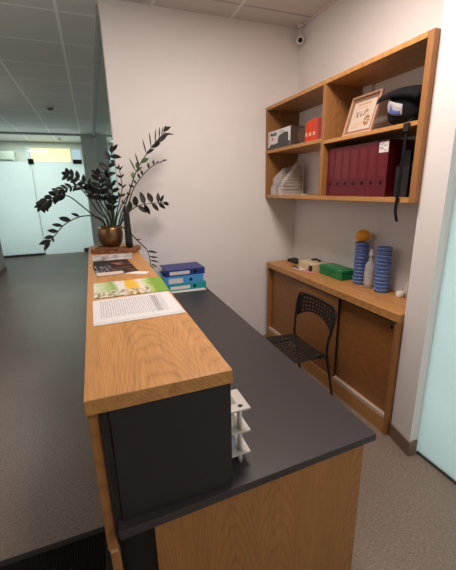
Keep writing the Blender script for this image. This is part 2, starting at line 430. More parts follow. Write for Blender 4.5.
# partition at the end of the corridor: frosted below, clear above
YP = 10.15
d = struct(MB().box(-1.30, -.095, YP-.006, YP+.006, .01, 2.34).build('door_1', M['frosted'], origin=(0, 0, 0)))
sbox('window_2', M['frosted'], -4.2, -1.315, YP-.006, YP+.006, .05, 2.34)
sbox('window_3', M['glass'], -4.2, -.092, YP-.005, YP+.005, 2.345, 2.955)
struct(MB().box(-4.2, -.091, YP-.03, YP+.03, 2.955, ZC).build('trim_2', M['rail_grey'], origin=(0, 0, 0)))
sbox('trim_3', M['dark_rail'], -4.2, -1.31, YP-.02, YP+.02, 0, .05)
sbox('trim_4', M['dark_rail'], -.36, -.091, YP-.02, YP+.02, 0, .10)
MB().box(-1.36, -1.24, YP-.03, YP+.03, 2.27, 2.40).build('hinge', M['gable'], d)
MB().box(-.34, -.13, YP-.03, YP+.03, 2.285, 2.39).build('closer', M['gable'], d)
sbox('wall_post', M['post_grey'], -.09, .226, YP-.05, YP+.10, 0, ZC)
# clear partition along the corridor behind the reception wall
sbox('window_4', M['glass'], .228, .240, YB+.12, YP-.05, .06, 2.93)
struct(MB().box(.195, .262, YB+.12, YP-.05, 2.93, ZC).build('trim_5', M['rail_grey'], origin=(0, 0, 0)))
sbox('trim_6', M['dark_rail'], .212, .256, YB+.12, YP-.05, 0, .06)
sbox('wall_inner', M['wall_grey'], 2.1, 2.2, 1.42, 12.0, 0, ZC)
# windows of the room behind the partition
sbox('window_5', M['daylight'], -1.60, -1.50, 11.83, 11.849, 2.36, 2.86)
sbox('window_6', M['daylight'], -.40, -.16, 11.83, 11.849, 2.30, 2.80)
bl = MB().box(-1.49, -.44, 11.79, 11.80, 1.5, 2.82).build('roller_blind', M['blind'])
tag(bl, 'cream roller blind on the window above the frosted glass', 'blind')
ac = thing('wall_air_conditioner', (-2.2, 11.8, 2.40), 'white wall air conditioner behind the clear glass strip', 'air conditioner')
MB().prism([(11.84, 2.40), (11.66, 2.40), (11.60, 2.47), (11.60, 2.68), (11.64, 2.72), (11.84, 2.72)], 'x', -2.75, -1.88).build('housing', M['ac_white'], ac, bevel=.01)
MB().box(-2.70, -1.93, 11.585, 11.60, 2.485, 2.50).box(-2.70, -1.93, 11.66, 11.80, 2.392, 2.40).build('louvre', M['recess_grey'], ac)
for (x, y, lab) in ((-.488, 7.15, 'round grey smoke detector on the corridor ceiling'), (-.62, 10.9, 'round smoke detector on the ceiling behind the clear glass strip')):
    sd = thing('smoke_detector', (x, y, ZC), lab, 'smoke detector')
    MB().lathe([(.058, ZC), (.058, ZC-.012), (.05, ZC-.014)], (x, y, 0), 24).build('base', M['white_plastic'], sd)
    MB().lathe([(.05, ZC-.0145), (.048, ZC-.035), (.03, ZC-.048), (.0, ZC-.05)], (x, y, 0), 24).build('head', M['detector'], sd)
# ceiling lamps
for (x, y, lab) in ((.82, 1.60, 'square recessed ceiling light above the reception desk'), (1.20, -1.40, 'square recessed ceiling light behind the desk end'), (-1.57, 6.0, 'square recessed ceiling light in the corridor')):
    cl = thing('ceiling_light', (x, y, ZC), lab, 'ceiling light')
    m = MB()
    for a in ((-.325, .325, -.325, -.302), (-.325, .325, .302, .325), (-.325, -.302, -.302, .302), (.302, .325, -.302, .302)):
        m.box(x+a[0], x+a[1], y+a[2], y+a[3], ZC-.018, ZC)
    m.build('frame', M['white_plastic'], cl)

# mat
MB().box(-1.30, -.10, .35, 1.445, 0, .010).build('doormat', M['mat'], bevel=.002)
mt = bpy.data.objects['doormat']; tag(mt, 'black ribbed floor mat lying beside the wooden counter front', 'mat')
m = MB()
for b in ((-1.30, -.10, 1.415, 1.445), (-1.30, -.10, .35, .38), (-1.30, -1.27, .38, 1.415), (-.13, -.10, .38, 1.415)): m.box(*b, .0100, .0112)
m.build('border', M['black'], mt)

# ---------------------------------------------------------------- reception counter
ZT = 1.14
rc = thing('reception_counter', (.1, 1.9, 0), 'high oak reception counter with charcoal end panel, papers lying along its top', 'counter')
MB().box(-.072, .2935, .752, YB-.002, 1.10, ZT).build('counter_top', M['oak_y'], rc, bevel=.0025)
MB().box(-.0708, -.0455, .785, YB-.004, .645, 1.0995).build('front_panel', M['oak_z'], rc, bevel=.0015)
kp = MB().box(-.0660, -.0410, .787, YB-.004, 0, .631).build('kick_panel', M['oak_z'], rc, bevel=.0015)
MB().box(-.0660, -.0455, .787, YB-.004, .6315, .6445).build('edge_band', M['frame_wood'], kp)
MB().box(-.0450, -.0360, .775, YB-.004, .69, 1.0995).box(-.0358, -.0222, .775, YB-.004, .7515, 1.0995).build('inner_panel', M['gable'], rc, bevel=.001)
MB().box(-.0219, .2925, .767, .787, .7515, 1.0995).build('end_panel', M['gable'], rc, bevel=.001)
MB().box(.255, .275, .787, YB-.004, .7515, 1.0995).build('back_panel', M['gable'], rc)
MB().box(-.0405, -.03, .805, YB-.004, 0, .6895).build('base_panel', M['black'], rc)

dk = thing('desk', (.45, 1.9, 0), 'dark grey topped desk behind the counter with an oak end panel', 'desk')
MB().prism([(-.035, .738), (.846, .774), (.870, YB-.002), (-.035, YB-.002)], 'z', .722, .7505).build('desktop', M['slate'], dk, bevel=.002)
MB().box(.058, .815, .795, .820, 0, .7215).build('end_panel', M['oak_z'], dk, bevel=.0015)
MB().box(-.029, .0575, .80, .818, 0, .7215).build('gap_dark_board', M['black'], dk)  # added black board, stands in for the dark gap under the desk
MB().box(.058, .815, YB-.03, YB-.005, 0, .7215).build('end_panel', M['oak_z'], dk)
MB().box(.0, .02, .821, YB-.031, .25, .7215).build('modesty_panel', M['black'], dk)

# ---------------------------------------------------------------- papers
def sheet(name, poly, z0, z1, mat, label, cat):
    o = MB().prism(poly, 'z', z0, z1).build(name, mat); return tag(o, label, cat)
f0 = sheet('printed_form', [(-.045, 1.235), (.283, 1.240), (.278, 1.535), (-.047, 1.523)], ZT+.0021, ZT+.0035, M['form'], 'white printed form on top of the sheets at the near end of the counter', 'paper')
sheet('paper_sheet', [(-.048, 1.222), (.287, 1.226), (.283, 1.53), (-.049, 1.515)], ZT+.0005, ZT+.0020, M['paper'], 'blank white sheet showing its edge under the printed form', 'paper')
sheet('leaflet', [(-.044, 1.562), (.291, 1.548), (.300, 1.835), (-.043, 1.832)], ZT+.0005, ZT+.0025, M['flyer'], 'glossy green and yellow leaflet on the counter behind the printed form', 'leaflet')
sheet('magazine', [(-.022, 1.985), (.075, 1.985), (.205, 2.035), (.176, 2.42), (-.041, 2.43), (-.043, 2.22)], ZT+.0020, ZT+.0060, M['magazine'], 'black covered magazine on the counter beyond the green leaflet', 'magazine')
sheet('paper_slip', [(.115, 2.005), (.150, 2.06), (.262, 1.985), (.235, 1.93)], ZT+.0005, ZT+.0015, M['paper'], 'small white paper slip sticking out beside the black magazine', 'paper')
sheet('brochure', [(-.044, 2.462), (.214, 2.436), (.236, 2.66), (-.05, 2.69)], ZT+.0005, ZT+.0040, M['brochure'], 'grey and white brochure on the counter next to the bark tray', 'brochure')

# ---------------------------------------------------------------- bark tray, pot, vase, plant
Rt = Matrix.Translation((.135, 2.80, 0)) @ Matrix.Rotation(math.radians(-24), 4, 'Z')
bt = thing('bark_tray', (.115, 2.83, ZT), 'long rough brown bark tray under the copper plant pot', 'tray')
nx, ny = 26, 10; vs = []; fs = []
for j in range(ny+1):
    for i in range(nx+1):
        u = i/nx*2-1; v = j/ny*2-1
        x = u*.172*(1-.04*v*v); y = v*.095
        e = .008*mnoise.noise(Vector((x*40, y*40, 3)))
        z = ZT+.019+.006*max(abs(v)**4, 0)+.008*u*u+e
        vs.append(Rt @ Vector((x+.006*mnoise.noise(Vector((y*30, 5, u))), y+.012*mnoise.noise(Vector((x*25, 1, v))), z)))
for j in range(ny):
    for i in range(nx): fs.append((j*(nx+1)+i, j*(nx+1)+i+1, (j+1)*(nx+1)+i+1, (j+1)*(nx+1)+i))
n0 = len(vs); vs2 = [Vector((p.x, p.y, ZT+.004)) for p in vs]
mbt = MB(); mbt.add(vs+vs2, fs+[tuple(n0+k for k in f[::-1]) for f in fs] + [(a, b, n0+b, n0+a) for a, b in
    [(i, i+1) for i in range(nx)] + [(ny*(nx+1)+i+1, ny*(nx+1)+i) for i in range(nx)] + [((j+1)*(nx+1), j*(nx+1)) for j in range(ny)] + [(j*(nx+1)+nx, (j+1)*(nx+1)+nx) for j in range(ny)]], 0, False)
mbt.build('tray', M['bark'], bt)
mp = MB()
for k in range(34):
    u = random.uniform(-.9, .9); v = random.choice((-1, 1))*random.uniform(.55, .85)
    if k < 20: v = -random.uniform(.6, .9)
    p = Rt @ Vector((u*.152, v*.08, 0)); r = random.uniform(.006, .012)
    mp.lathe([(0, -r*.6), (r*.8, -r*.4), (r, 0), (r*.8, r*.4), (0, r*.6)], (p.x, p.y, ZT+.034), 8)
ob = mp.build('pebbles', M['pebble'], bt); ob['kind'] = 'stuff'

PC = Vector((.105, 2.86, 0)); PB = ZT+.032
pp = thing('potted_plant', (PC.x, PC.y, PB), 'tall dark leaved houseplant with arching fronds in a copper bowl', 'plant')
prof = [(.045, 0), (.062, .004), (.083, .035), (.094, .075), (.096, .105), (.090, .140), (.082, .162), (.077, .162), (.084, .138), (.086, .125)]
MB().lathe([(r, PB+h) for r, h in prof], PC, 36, cap=True).build('pot', M['copper'], pp)
MB().lathe([(.0, PB+.138), (.083, PB+.136)], PC, 24, cap=False).build('soil', M['soil'], pp)
PTOP = PB+.13
def leaf(mb, base, d, nrm, L, W, mi=0, curl=.15):
    d = d.normalized(); sd = d.cross(nrm).normalized(); nn = sd.cross(d)
    prof_ = [(0, .05), (.12, .55), (.3, .95), (.5, 1.0), (.7, .80), (.87, .42), (1, .02)]
    vs = []; fs = []
    for a, wv in prof_:
        c = base + d*L*a + nn*(-curl*L*a*a)
        vs += [c - sd*W*.5*wv + nn*W*.16*wv, c, c + sd*W*.5*wv + nn*W*.16*wv]
    for i in range(len(prof_)-1):
        fs += [(3*i, 3*i+1, 3*i+4, 3*i+3), (3*i+1, 3*i+2, 3*i+5, 3*i+4)]
    mb.add(vs, fs, mi, True)
VIEW = FW.copy()
def frond(px, ys, leaves, nleaf=None, size=.085, wid=.036, tilt=.5, flip=0, green=()):
    """px: photo pixel trace from pot to tip, ys: depth at pot and tip.  leaves: (t, side) list"""
    n = len(px); pts = []
    for i, (x, y) in enumerate(px):
        t = i/(n-1); pts.append(at(x, y, ys[0] + (ys[1]-ys[0])*t**1.3))
    root = Vector((PC.x + (pts[0].x-PC.x)*.6, ys[0]+random.uniform(-.02, .02), PTOP))
    pl = spline([root] + pts, 7)
    mb = MB(); N = len(pl)
    mb.tube(pl, [.0055*(1-.65*i/N)+.001 for i in range(N)], 6, 0)
    for k, lf in enumerate(leaves):
        t, sdn = lf[0], lf[1]; s_ = lf[2] if len(lf) > 2 else 1.0; w_ = lf[3] if len(lf) > 3 else 1.0; ang = lf[4] if len(lf) > 4 else .75
        i = min(N-2, max(1, int(t*(N-1)))); p = pl[i]; tg = (pl[i+1]-pl[i-1]).normalized()
        side = VIEW.cross(tg).normalized()*sdn            # +1: to the right of travel as seen from the front
        yj = random.uniform(-.35, .35)
        dr = tg*math.cos(ang*1.4) + side*math.sin(ang*1.4) + Vector((0, yj, 0))*.7
        nr = -VIEW + Vector((random.uniform(-.4, .4), 0, random.uniform(-.1, .6)))
        leaf(mb, p, dr, nr, size*s_*random.uniform(.92, 1.08), wid*w_*s_, 2 if k in green else 1, random.uniform(.0, .22))
    return mb.build('frond', [M['stem'], M['leaf'], M['leaf_green']], pp)
def pairs(t0, t1, n, both=True, s0=1.0, s1=.8, side=1, w=1.0, ang=.75):
    out = []
    for k in range(n):
        a = k/(max(1, n-1)); t = t0+(t1-t0)*a; s = s0+(s1-s0)*a
        if both: out += [(t, 1, s, w, ang), (min(.995, t+.012), -1, s, w, ang)]
        else: out.append((t, side, s, w, ang))
    out.append((.99, .15*side, s1, w, .2)); return out
# tall frond, upper right: thin edge-on leaves left, broad leaves right
frond([(121, 215), (128, 197), (136, 172), (148, 152), (158, 140), (166, 130)], (2.86, 2.90),
      [(.50, -1, .95, .24, .62), (.57, -1, 1.1, .22, .60), (.65, -1, 1.15, .2, .58), (.73, -1, 1.1, .2, .55), (.80, -1, .9, .24, .5), (.86, -1, .8, .26, .45), (.92, -1, .6, .3, .4),
       (.46, -1, .5, 1.3, .35), (.50, 1, .5, 1.4, .35), (.54, -1, .5, 1.4, .3), (.59, 1, .52, 1.4, .35), (.66, .6, .6, 1.2, .35), (.72, 1, .62, 1.2, .3), (.77, .6, .65, 1.1, .3), (.81, 1, .65, 1.1, .3), (.85, 1, .65, .9, .3), (.90, 1, .7, .6, .4), (.95, 1, .7, .5, .6), (.96, -1, .5, .8, .3), (.99, .3, .55, .9, .4), (.985, -1, .45, 1.0, .1)], size=.125, wid=.048, green=(7, 8, 9, 10))
# second right frond, leaves above the stem
frond([(123, 216), (129, 202), (134, 188), (143, 175), (154, 165), (163, 161)], (2.87, 2.97),
      [(.50, -1, .5, .9), (.56, -1, .6, .9), (.62, -1, .7, .95), (.69, -1, .75, .95), (.77, -1, .75, .9), (.84, -1, .65, .9), (.90, -1, .55, .8, .4), (.94, 1, .3, .8, .3), (.99, 0, .75, .75, .1)], size=.068, wid=.028)
# drooping frond over the back wall, leaf pairs
frond([(122, 222), (129, 212), (138, 206), (150, 203.5), (165, 202.5)], (2.85, 2.98),
      [(.42, -1, .75, 1.0, .55), (.47, -1, .9, .9, .7), (.58, -1, 1.15, 1.05, .8), (.60, 1, .95, 1.0, .85), (.74, -1, 1.1, 1.0, 1.1), (.74, 1, .95, 1.0, 1.0), (.85, -1, 1.15, 1.0, 1.15), (.84, 1, .9, 1.0, .75), (.92, -1, .9, .9, 1.0), (.93, 1, .8, 1.0, .6), (.97, -1, .8, .9, .75), (.99, .5, .8, 1.0, .4)], size=.092, wid=.040)
# low trailing frond at the right edge of the counter
frond([(122, 227), (131, 234), (140, 243), (147, 250), (150, 259), (150.5, 267)], (2.84, 2.80),
      [(.45, -1, .45, .8, .55), (.70, -1, .95, .75, .75), (.80, -1, .8, .6, .85), (.87, -1, .8, .6, .9), (.93, -1, .7, .7, .8), (.99, -1, .4, .8, .7)], size=.088, wid=.028)
# left drooping fronds
frond([(104, 222), (96, 216.5), (84, 216), (74, 219), (64, 225), (56, 234), (49, 243)], (2.85, 2.70),
      [(.50, 1, .75, .8, .6), (.62, 1, .9, .95, .55), (.74, 1, .75, .9, .75), (.82, 1, .75, .9, .8), (.90, 1, .7, .95, .6), (.93, -1, .4, 1.0, .5), (.96, 1, .8, .95, .5), (.99, -.2, .8, .95, .3)], size=.098, wid=.044)
frond([(103, 222), (93, 215), (82, 206), (70, 197), (59, 195), (48, 201), (42, 207)], (2.86, 2.72),
      pairs(.64, .97, 7, True, .95, .9, 1, 1.15, .6), size=.070, wid=.034)
frond([(107, 220), (97, 210), (88, 197), (78, 187), (67, 188), (58, 191)], (2.85, 2.64), pairs(.62, .98, 6, True, .75, .7, 1, 1.0, .6), size=.068, wid=.030)
frond([(110, 218), (102, 205), (95, 192), (86, 184), (76, 178), (68, 175)], (2.87, 2.95), pairs(.60, .98, 5, True, .85, .85, 1, 1.1, .6), size=.078, wid=.036)
# upright stems in the middle
frond([(112, 216), (109, 196), (107, 178), (109, 162), (113, 150)], (2.86, 2.80), [(.45, -1, .8, 1), (.5, 1, .8, 1), (.58, -1, .95, 1), (.64, 1, .85, 1), (.7, -1, .95, 1.1, .7), (.77, 1, .75, 1.0), (.83, -1, .9, 1.1, .6), (.90, 1, .95, .9, .8), (.95, -1, .7, 1.2, .3), (.98, .4, .75, 1, .4), (.99, -.2, .4, 1, .2)], size=.085, wid=.040)
frond([(110, 216), (104, 200), (100, 186), (98, 174)], (2.84, 2.72), pairs(.50, .97, 5, True, .95, .8, 1, 1.1, .65), size=.078, wid=.038)
frond([(114, 216), (113, 200), (112, 186), (108, 176)], (2.83, 2.68), pairs(.52, .97, 4, True, .9, .8, -1, 1.1, .65), size=.078, wid=.038)
frond([(116, 217), (119, 202), (122, 190), (121, 178), (119, 168)], (2.88, 2.95), pairs(.5, .97, 4, True, .7, .6, 1, .9, .55), size=.070, wid=.030)
frond([(106, 218), (98, 204), (92, 193), (88, 188)], (2.86, 2.74), pairs(.6, .97, 4, True, .9, .8, 1, 1.1, .6), size=.075, wid=.036)
frond([(117, 217), (122, 205), (128, 195), (131, 186)], (2.85, 2.80), pairs(.55, .97, 3, True, .5, .45, 1, .9, .55), size=.065, wid=.026)
frond([(113, 217), (112, 206), (111, 197)], (2.80, 2.70), pairs(.55, .97, 3, True, .9, .8, 1, 1.2, .5), size=.075, wid=.036)

vz = MB().lathe([(.022, PB-.004), (.027, PB), (.028, PB+.04), (.026, PB+.11), (.023, PB+.20), (.022, PB+.29), (.018, PB+.31), (.014, PB+.31), (.014, PB+.29)], (.235, 2.80, 0), 24).build('slim_vase', M['vase_black'])
tag(vz, 'slim black vase standing beside the copper pot on the bark tray', 'vase')

# ---------------------------------------------------------------- binders on the desk
def lying_binder(x0, x1, y0, z0, th, mat, lab0, lab1, holex, label, rot=0):
    c = Vector(((x0+x1)/2, y0, z0)); dp = .26
    R = Matrix.Translation(c) @ Matrix.Rotation(rot, 4, 'Z') @ Matrix.Translation(-c)
    o = thing('lever_arch_binder', ((x0+x1)/2, y0+dp/2, z0), label, 'binder', 'binders lying on the desk')
    m = MB(); m.box(x0, x1, y0, y0+.003, z0, z0+th, 0, R); m.box(x0, x1, y0+.003, y0+dp, z0, z0+.003, 0, R); m.box(x0, x1, y0+.003, y0+dp, z0+th-.003, z0+th, 0, R)
    m.build('cover', mat, o)
    MB().box(x0+.015, x1-.012, y0+.012, y0+dp-.02, z0+.0035, z0+th-.016, 0, R).build('paper_block', M['paper'], o)
    MB().box(lab0, lab1, y0-.001, y0-.0002, z0+.012, z0+th-.014, 0, R).build('spine_label', M['paper'], o)
    rg = MB(); rg.lathe([(.014, y0-.0025), (.014, y0-.0002)], (holex, 0, z0+th/2), 20, 0, 'y', cap=True)
    rg.build('finger_ring', M['hole'], o)
    return o
DZ = .7505
tag(MB().prism([(.50, 2.772), (.842, 2.755), (.845, 3.02), (.50, 3.02)], 'z', DZ+.0003, DZ+.0013).build('paper_sheet', M['paper']), 'white sheet sticking out under the teal binder on the desk', 'paper')
lying_binder(.51, .86, 2.82, DZ+.0016, .055, M['teal'], .54, .715, .755, 'teal lever arch binder, lowest of the three lying on the desk')
lying_binder(.485, .84, 2.82, DZ+.0571, .070, M['sky'], .53, .655, .725, 'light blue lever arch binder lying between the dark blue and teal ones')
lying_binder(.505, .858, 2.835, DZ+.1276, .056, M['navy'], .545, .72, .77, 'dark blue lever arch binder on top of the pile on the desk')

# ---------------------------------------------------------------- letter rack on the desk
lr = thing('desk_rack', (.31, .885, DZ), 'light grey three tier desk rack behind the charcoal counter end', 'rack')
for z in (.794, .874, .954):
    MB().box(.285, .379, .825, .935, z-.007, z).build('tier', M['grey_plastic'], lr, bevel=.002)
for x in (.298, .348):
    for y in (.842, .92):
        m = MB()
        for a, b in ((DZ, .787), (.794, .867), (.874, .947)): m.lathe([(.0075, a), (.0075, b)], (x, y, 0), 16)
        m.build('post', M['grey_plastic'], lr)
MB().box(.295, .345, .860, .930, .9541, .9548).build('inset', M['recess_grey'], lr)
MB().lathe([(.008, .9541), (.008, .9552), (.0055, .9552), (.0055, .9541)], (.352, .844, 0), 18).build('rim', M['recess_grey'], lr)
tag(MB().box(.308, .338, .855, .910, .8745, .917).build('block', M['white_plastic'], bevel=.004), 'white block on the middle tier of the desk rack', 'block')
tag(MB().box(.308, .338, .855, .910, .7945, .842).build('block', plain('pale_blue_plastic', (176, 190, 206), .4), bevel=.004), 'pale blue block on the lowest tier of the desk rack', 'block')

# ---------------------------------------------------------------- low cabinet
XF = 1.63
cb = thing('low_cabinet', (1.8, 2.27, 0), 'low oak cabinet with three sliding doors along the right wall', 'cabinet')
MB().box(XF-.006, 1.978, 1.423, 3.13, .80, .852).build('cabinet_top', M['oak_y'], cb, bevel=.002)
MB().box(XF, 1.976, 3.095, 3.122, 0, .7995).build('side_panel', M['oak_z'], cb, bevel=.0015)
MB().box(XF, 1.976, 1.424, 1.450, 0, .7995).build('side_panel', M['oak_z'], cb, bevel=.0015)
MB().box(1.66, 1.976, 1.4505, 3.0945, .110, .130).build('bottom_board', M['oak_y'], cb)
MB().box(1.962, 1.976, 1.4505, 3.0945, .1305, .7995).build('back_board', M['oak_door'], cb)
MB().box(XF+.004, XF+.024, 1.4505, 3.0945, 0, .109).build('plinth', M['oak_y'], cb)
MB().box(XF+.006, XF+.0295, 2.5635, 3.0945, .1095, .131).build('bottom_rail', M['alu'], cb)
MB().box(XF+.006, XF+.0295, 1.4505, 1.986, .1095, .131).build('bottom_rail', M['alu'], cb)
MB().box(XF+.010, XF+.060, 1.4505, 3.0945, .785, .7993).build('top_rail', M['gable'], cb)
def sdoor(y0, y1, x, hy, hz):
    d = MB().box(x, x+.018, y0, y1, .1335 if x > XF+.03 else .112, .784).build('door', M['oak_door'], cb, bevel=.001)
    m = MB(); m.lathe([(.019, x-.0025), (.019, x-.0003), (.013, x-.0003), (.013, x-.0025)], (0, hy, hz), 24, 0, 'x', cap=False)
    m.lathe([(.0130, x-.0012), (.0, x-.0012)], (0, hy, hz), 24, 1, 'x', cap=False)
    m.build('finger_pull', [M['steel'], M['hole']], d)
sdoor(2.54, 3.094, XF+.040, 3.03, .745)
sdoor(1.99, 2.56, XF+.012, 2.50, .742)
MB().box(XF+.0125, XF+.0295, 1.9885, 1.9898, .1125, .7835).build('edge_strip', M['black'], cb)
sdoor(1.4515, 2.01, XF+.040, 1.505, .735)

# things on the cabinet
ZK = .8523
def on(name, mb, mat, label, cat, group=None, **k): return tag(mb.build(name, mat, **k), label, cat, group)
gb = thing('storage_box', (1.88, 2.33, ZK), 'green plastic box with a lid on the oak cabinet', 'box')
MB().box(1.815, 1.955, 2.185, 2.485, ZK, ZK+.056).build('body', M['green_box'], gb, bevel=.005)
MB().box(1.812, 1.958, 2.182, 2.488, ZK+.0575, ZK+.082).box(1.835, 1.935, 2.22, 2.45, ZK+.082, ZK+.086).build('lid', M['green_box'], gb, bevel=.005)
MB().box(1.805, 1.8118, 2.31, 2.36, ZK+.045, ZK+.066).build('latch', M['green_box'], gb, bevel=.002)
def cup_stack(x, y, n, z0, which):
    pitch = .0272; first = None
    for k in range(n):
        z = z0+k*pitch
        nth = 'lowest' if k == 0 else ('topmost' if k == n-1 else None)
        label = (f'{nth} blue plastic cup in the stack {which}' if nth else
                 f'blue plastic cup, {["", "second", "third", "fourth", "fifth", "sixth", "seventh", "eighth", "ninth", "tenth", "eleventh"][k]} from the bottom of the stack {which}')
        if first is None:
            first = MB().lathe([(.044, z), (.0475, z+.003), (.0495, z+.018), (.0515, z+.0195), (.0515, z+.0265), (.049, z+.0268), (.046, z+.022), (.044, z+.006), (0, z+.005)], (x, y, 0), 28).build('plastic_cup', M['cup_blue'])
            tag(first, label, 'cup', 'blue cups stacked ' + which); base = first
        else:
            copy_thing(base, (x+random.uniform(-.002, .002), y+random.uniform(-.002, .002), base.location.z+k*pitch), label)
cup_stack(1.90, 2.075, 12, ZK, 'under the orange ball')
cup_stack(1.885, 1.835, 12, ZK, 'beside the small white cup')
r = .054
on('ball', MB().lathe([(r*math.sin(a*math.pi/16), ZK+12*.0272+.002+r*.88*(1-math.cos(a*math.pi/16))) for a in range(17)], (1.90, 2.077, 0), 32), M['orange_ball'], 'orange ball resting on top of a blue cup stack', 'ball')
bo = thing('spray_bottle', (1.885, 1.955, ZK), 'clear plastic bottle with a white label between two blue cup stacks', 'bottle')
MB().lathe([(.036, ZK), (.039, ZK+.004), (.039, ZK+.15), (.034, ZK+.178), (.020, ZK+.20), (.014, ZK+.21), (.014, ZK+.235)], (1.885, 1.955, 0), 28).build('bottle', M['bottle'], bo)
MB().lathe([(.0355, ZK+.002), (.0372, ZK+.005), (.0372, ZK+.125)], (1.885, 1.955, 0), 28).build('liquid', plain('pale_liquid', (196, 192, 190), .3), bo)
MB().lathe([(.0396, ZK+.03), (.0396, ZK+.125)], (1.885, 1.955, 0), 28, cap=False).build('label', M['newsprint'], bo)
MB().lathe([(.0165, ZK+.236), (.0165, ZK+.262), (.011, ZK+.266), (.011, ZK+.29), (.006, ZK+.292)], (1.885, 1.955, 0), 18).build('cap', M['white_plastic'], bo)
cc = MB().lathe([(.022, ZK), (.024, ZK+.002), (.026, ZK+.04), (.024, ZK+.04), (.022, ZK+.004), (0, ZK+.003)], (1.90, 1.680, 0), 22).build('small_cup', M['white_plastic']); tag(cc, 'small white plastic cup at the pillar end of the cabinet', 'cup')
on('small_bottle', MB().lathe([(.013, ZK), (.014, ZK+.003), (.014, ZK+.075), (.008, ZK+.088), (.008, ZK+.105)], (1.945, 1.668, 0), 18), M['white_plastic'], 'small white bottle behind the little white cup on the cabinet', 'bottle')
cr = thing('card_box', (1.86, 2.66, ZK), 'open cream card box of small things beside the green box', 'box')
MB().box(1.80, 1.94, 2.56, 2.80, ZK, ZK+.062).build('carton', M['cream'], cr, bevel=.002)
MB().box(1.835, 1.90, 2.62, 2.66, ZK+.0622, ZK+.075).build('flap', M['cream'], cr)
on('stapler', MB().prism([(2.63, ZK+.0625), (2.75, ZK+.0625), (2.75, ZK+.076), (2.70, ZK+.088), (2.63, ZK+.080)], 'x', 1.907, 1.935), M['black_steel'], 'black stapler lying on the cream card box', 'stapler', bevel=.003)
on('stamp', MB().box(1.778, 1.798, 2.565, 2.60, ZK, ZK+.05), M['gable'], 'small dark stamp standing against the cream card box', 'stamp', bevel=.003)
on('sticky_note', MB().box(1.72, 1.795, 2.50, 2.60, ZK+.0002, ZK+.003), M['pink'], 'pink paper pad lying in front of the cream card box', 'paper')
on('note_pad', MB().box(1.72, 1.785, 2.64, 2.77, ZK+.0002, ZK+.006), M['paper'], 'small white notepad lying in front of the cream card box', 'paper')
on('marker_pen', MB().lathe([(.006, 2.69), (.006, 2.80), (.003, 2.81)], (1.735, 0, ZK+.0125), 12, 0, 'y'), M['black_steel'], 'black marker lying on the small white notepad', 'pen')
on('tape_dispenser', MB().prism([(2.90, ZK), (3.06, ZK), (3.06, ZK+.028), (3.0, ZK+.045), (2.93, ZK+.03), (2.90, ZK+.03)], 'x', 1.83, 1.90), M['gable'], 'dark grey tape dispenser at the back wall end of the cabinet', 'tape dispenser', bevel=.004)

# ---------------------------------------------------------------- chair
ch = thing('perforated_chair', (1.24, 2.0, 0), 'black metal chair with perforated seat and backrest by the oak cabinet', 'chair')
Y0, Y1 = 1.79, 2.215; YM = (Y0+Y1)/2; HW = (Y1-Y0)/2
def perf(nu, nv, P, name, th):
    mb = MB(); vs = [P(i/nu*2-1, j/nv) for j in range(nv+1) for i in range(nu+1)]; fs = []
    for j in range(nv):
        for i in range(nu):
            if i % 2 == 1 and j % 2 == 1 and 2 <= i < nu-2 and 1 <= j < nv-1: continue
            a = j*(nu+1)+i; fs.append((a, a+1, a+nu+2, a+nu+1))
    mb.add(vs, fs, 0, False); return mb.build(name, M['black_steel'], ch, solid=th)
def backP(u, v):
    zt = .800-.045*abs(u)**7; zb = .685-.085*abs(u)**2.2
    z = zb+(zt-zb)*v
    return Vector((1.415+(z-.47)*.11+.020*(1-u*u), YM+u*(HW+.012), z))
perf(25, 9, backP, 'backrest', .004)
def seatP(u, v):
    wv = HW*(1.07-.17*max(0, (v-.35)/.65)**1.5); x = 1.045+.36*v
    return Vector((x, YM+u*wv, .445+.012*u*u-.03*max(0, .14-v)/.14*.8))
perf(27, 25, seatP, 'seat', .004)
for s_ in (-1, 1):
    yy = YM+s_*HW
    yb = yy+s_*.018
    pts = [(1.50, yy, .0), (1.455, yy, .22), (1.412, yy, .44), (1.412, yy, .55), (1.435, yb, .69), (1.447, yb, .75), (1.450, yb-s_*.010, .778)]
    MB().tube(spline(pts, 5), .0095, 10).build('back_leg', M['black_steel'], ch)
    yf = yy-s_*.045
    pts = [(1.02, yf, .0), (1.07, yf, .22), (1.10, yf, .40), (1.13, yf, .428), (1.20, yf, .430), (1.38, yf, .430), (1.41, yy-s_*.008, .432)]
    MB().tube(spline(pts, 5), .0095, 10).build('front_leg', M['black_steel'], ch)
    MB().box(1.35, 1.41, yy-.03 if s_ > 0 else yy-.002, yy+.002 if s_ > 0 else yy+.03, .440, .448).build('bracket', M['black_steel'], ch)
MB().tube(spline([(1.450, Y0-.008, .778), (1.455, Y0+.014, .798), (1.466, YM-.08, .803), (1.472, YM, .803), (1.466, YM+.08, .803), (1.455, Y1-.014, .798), (1.450, Y1+.008, .778)], 5), .0085, 10).build('back_rail', M['black_steel'], ch)
MB().tube([(1.10, Y0+.045, .40), (1.10, Y1-.045, .40)], .007, 8).build('crossbar', M['black_steel'], ch)

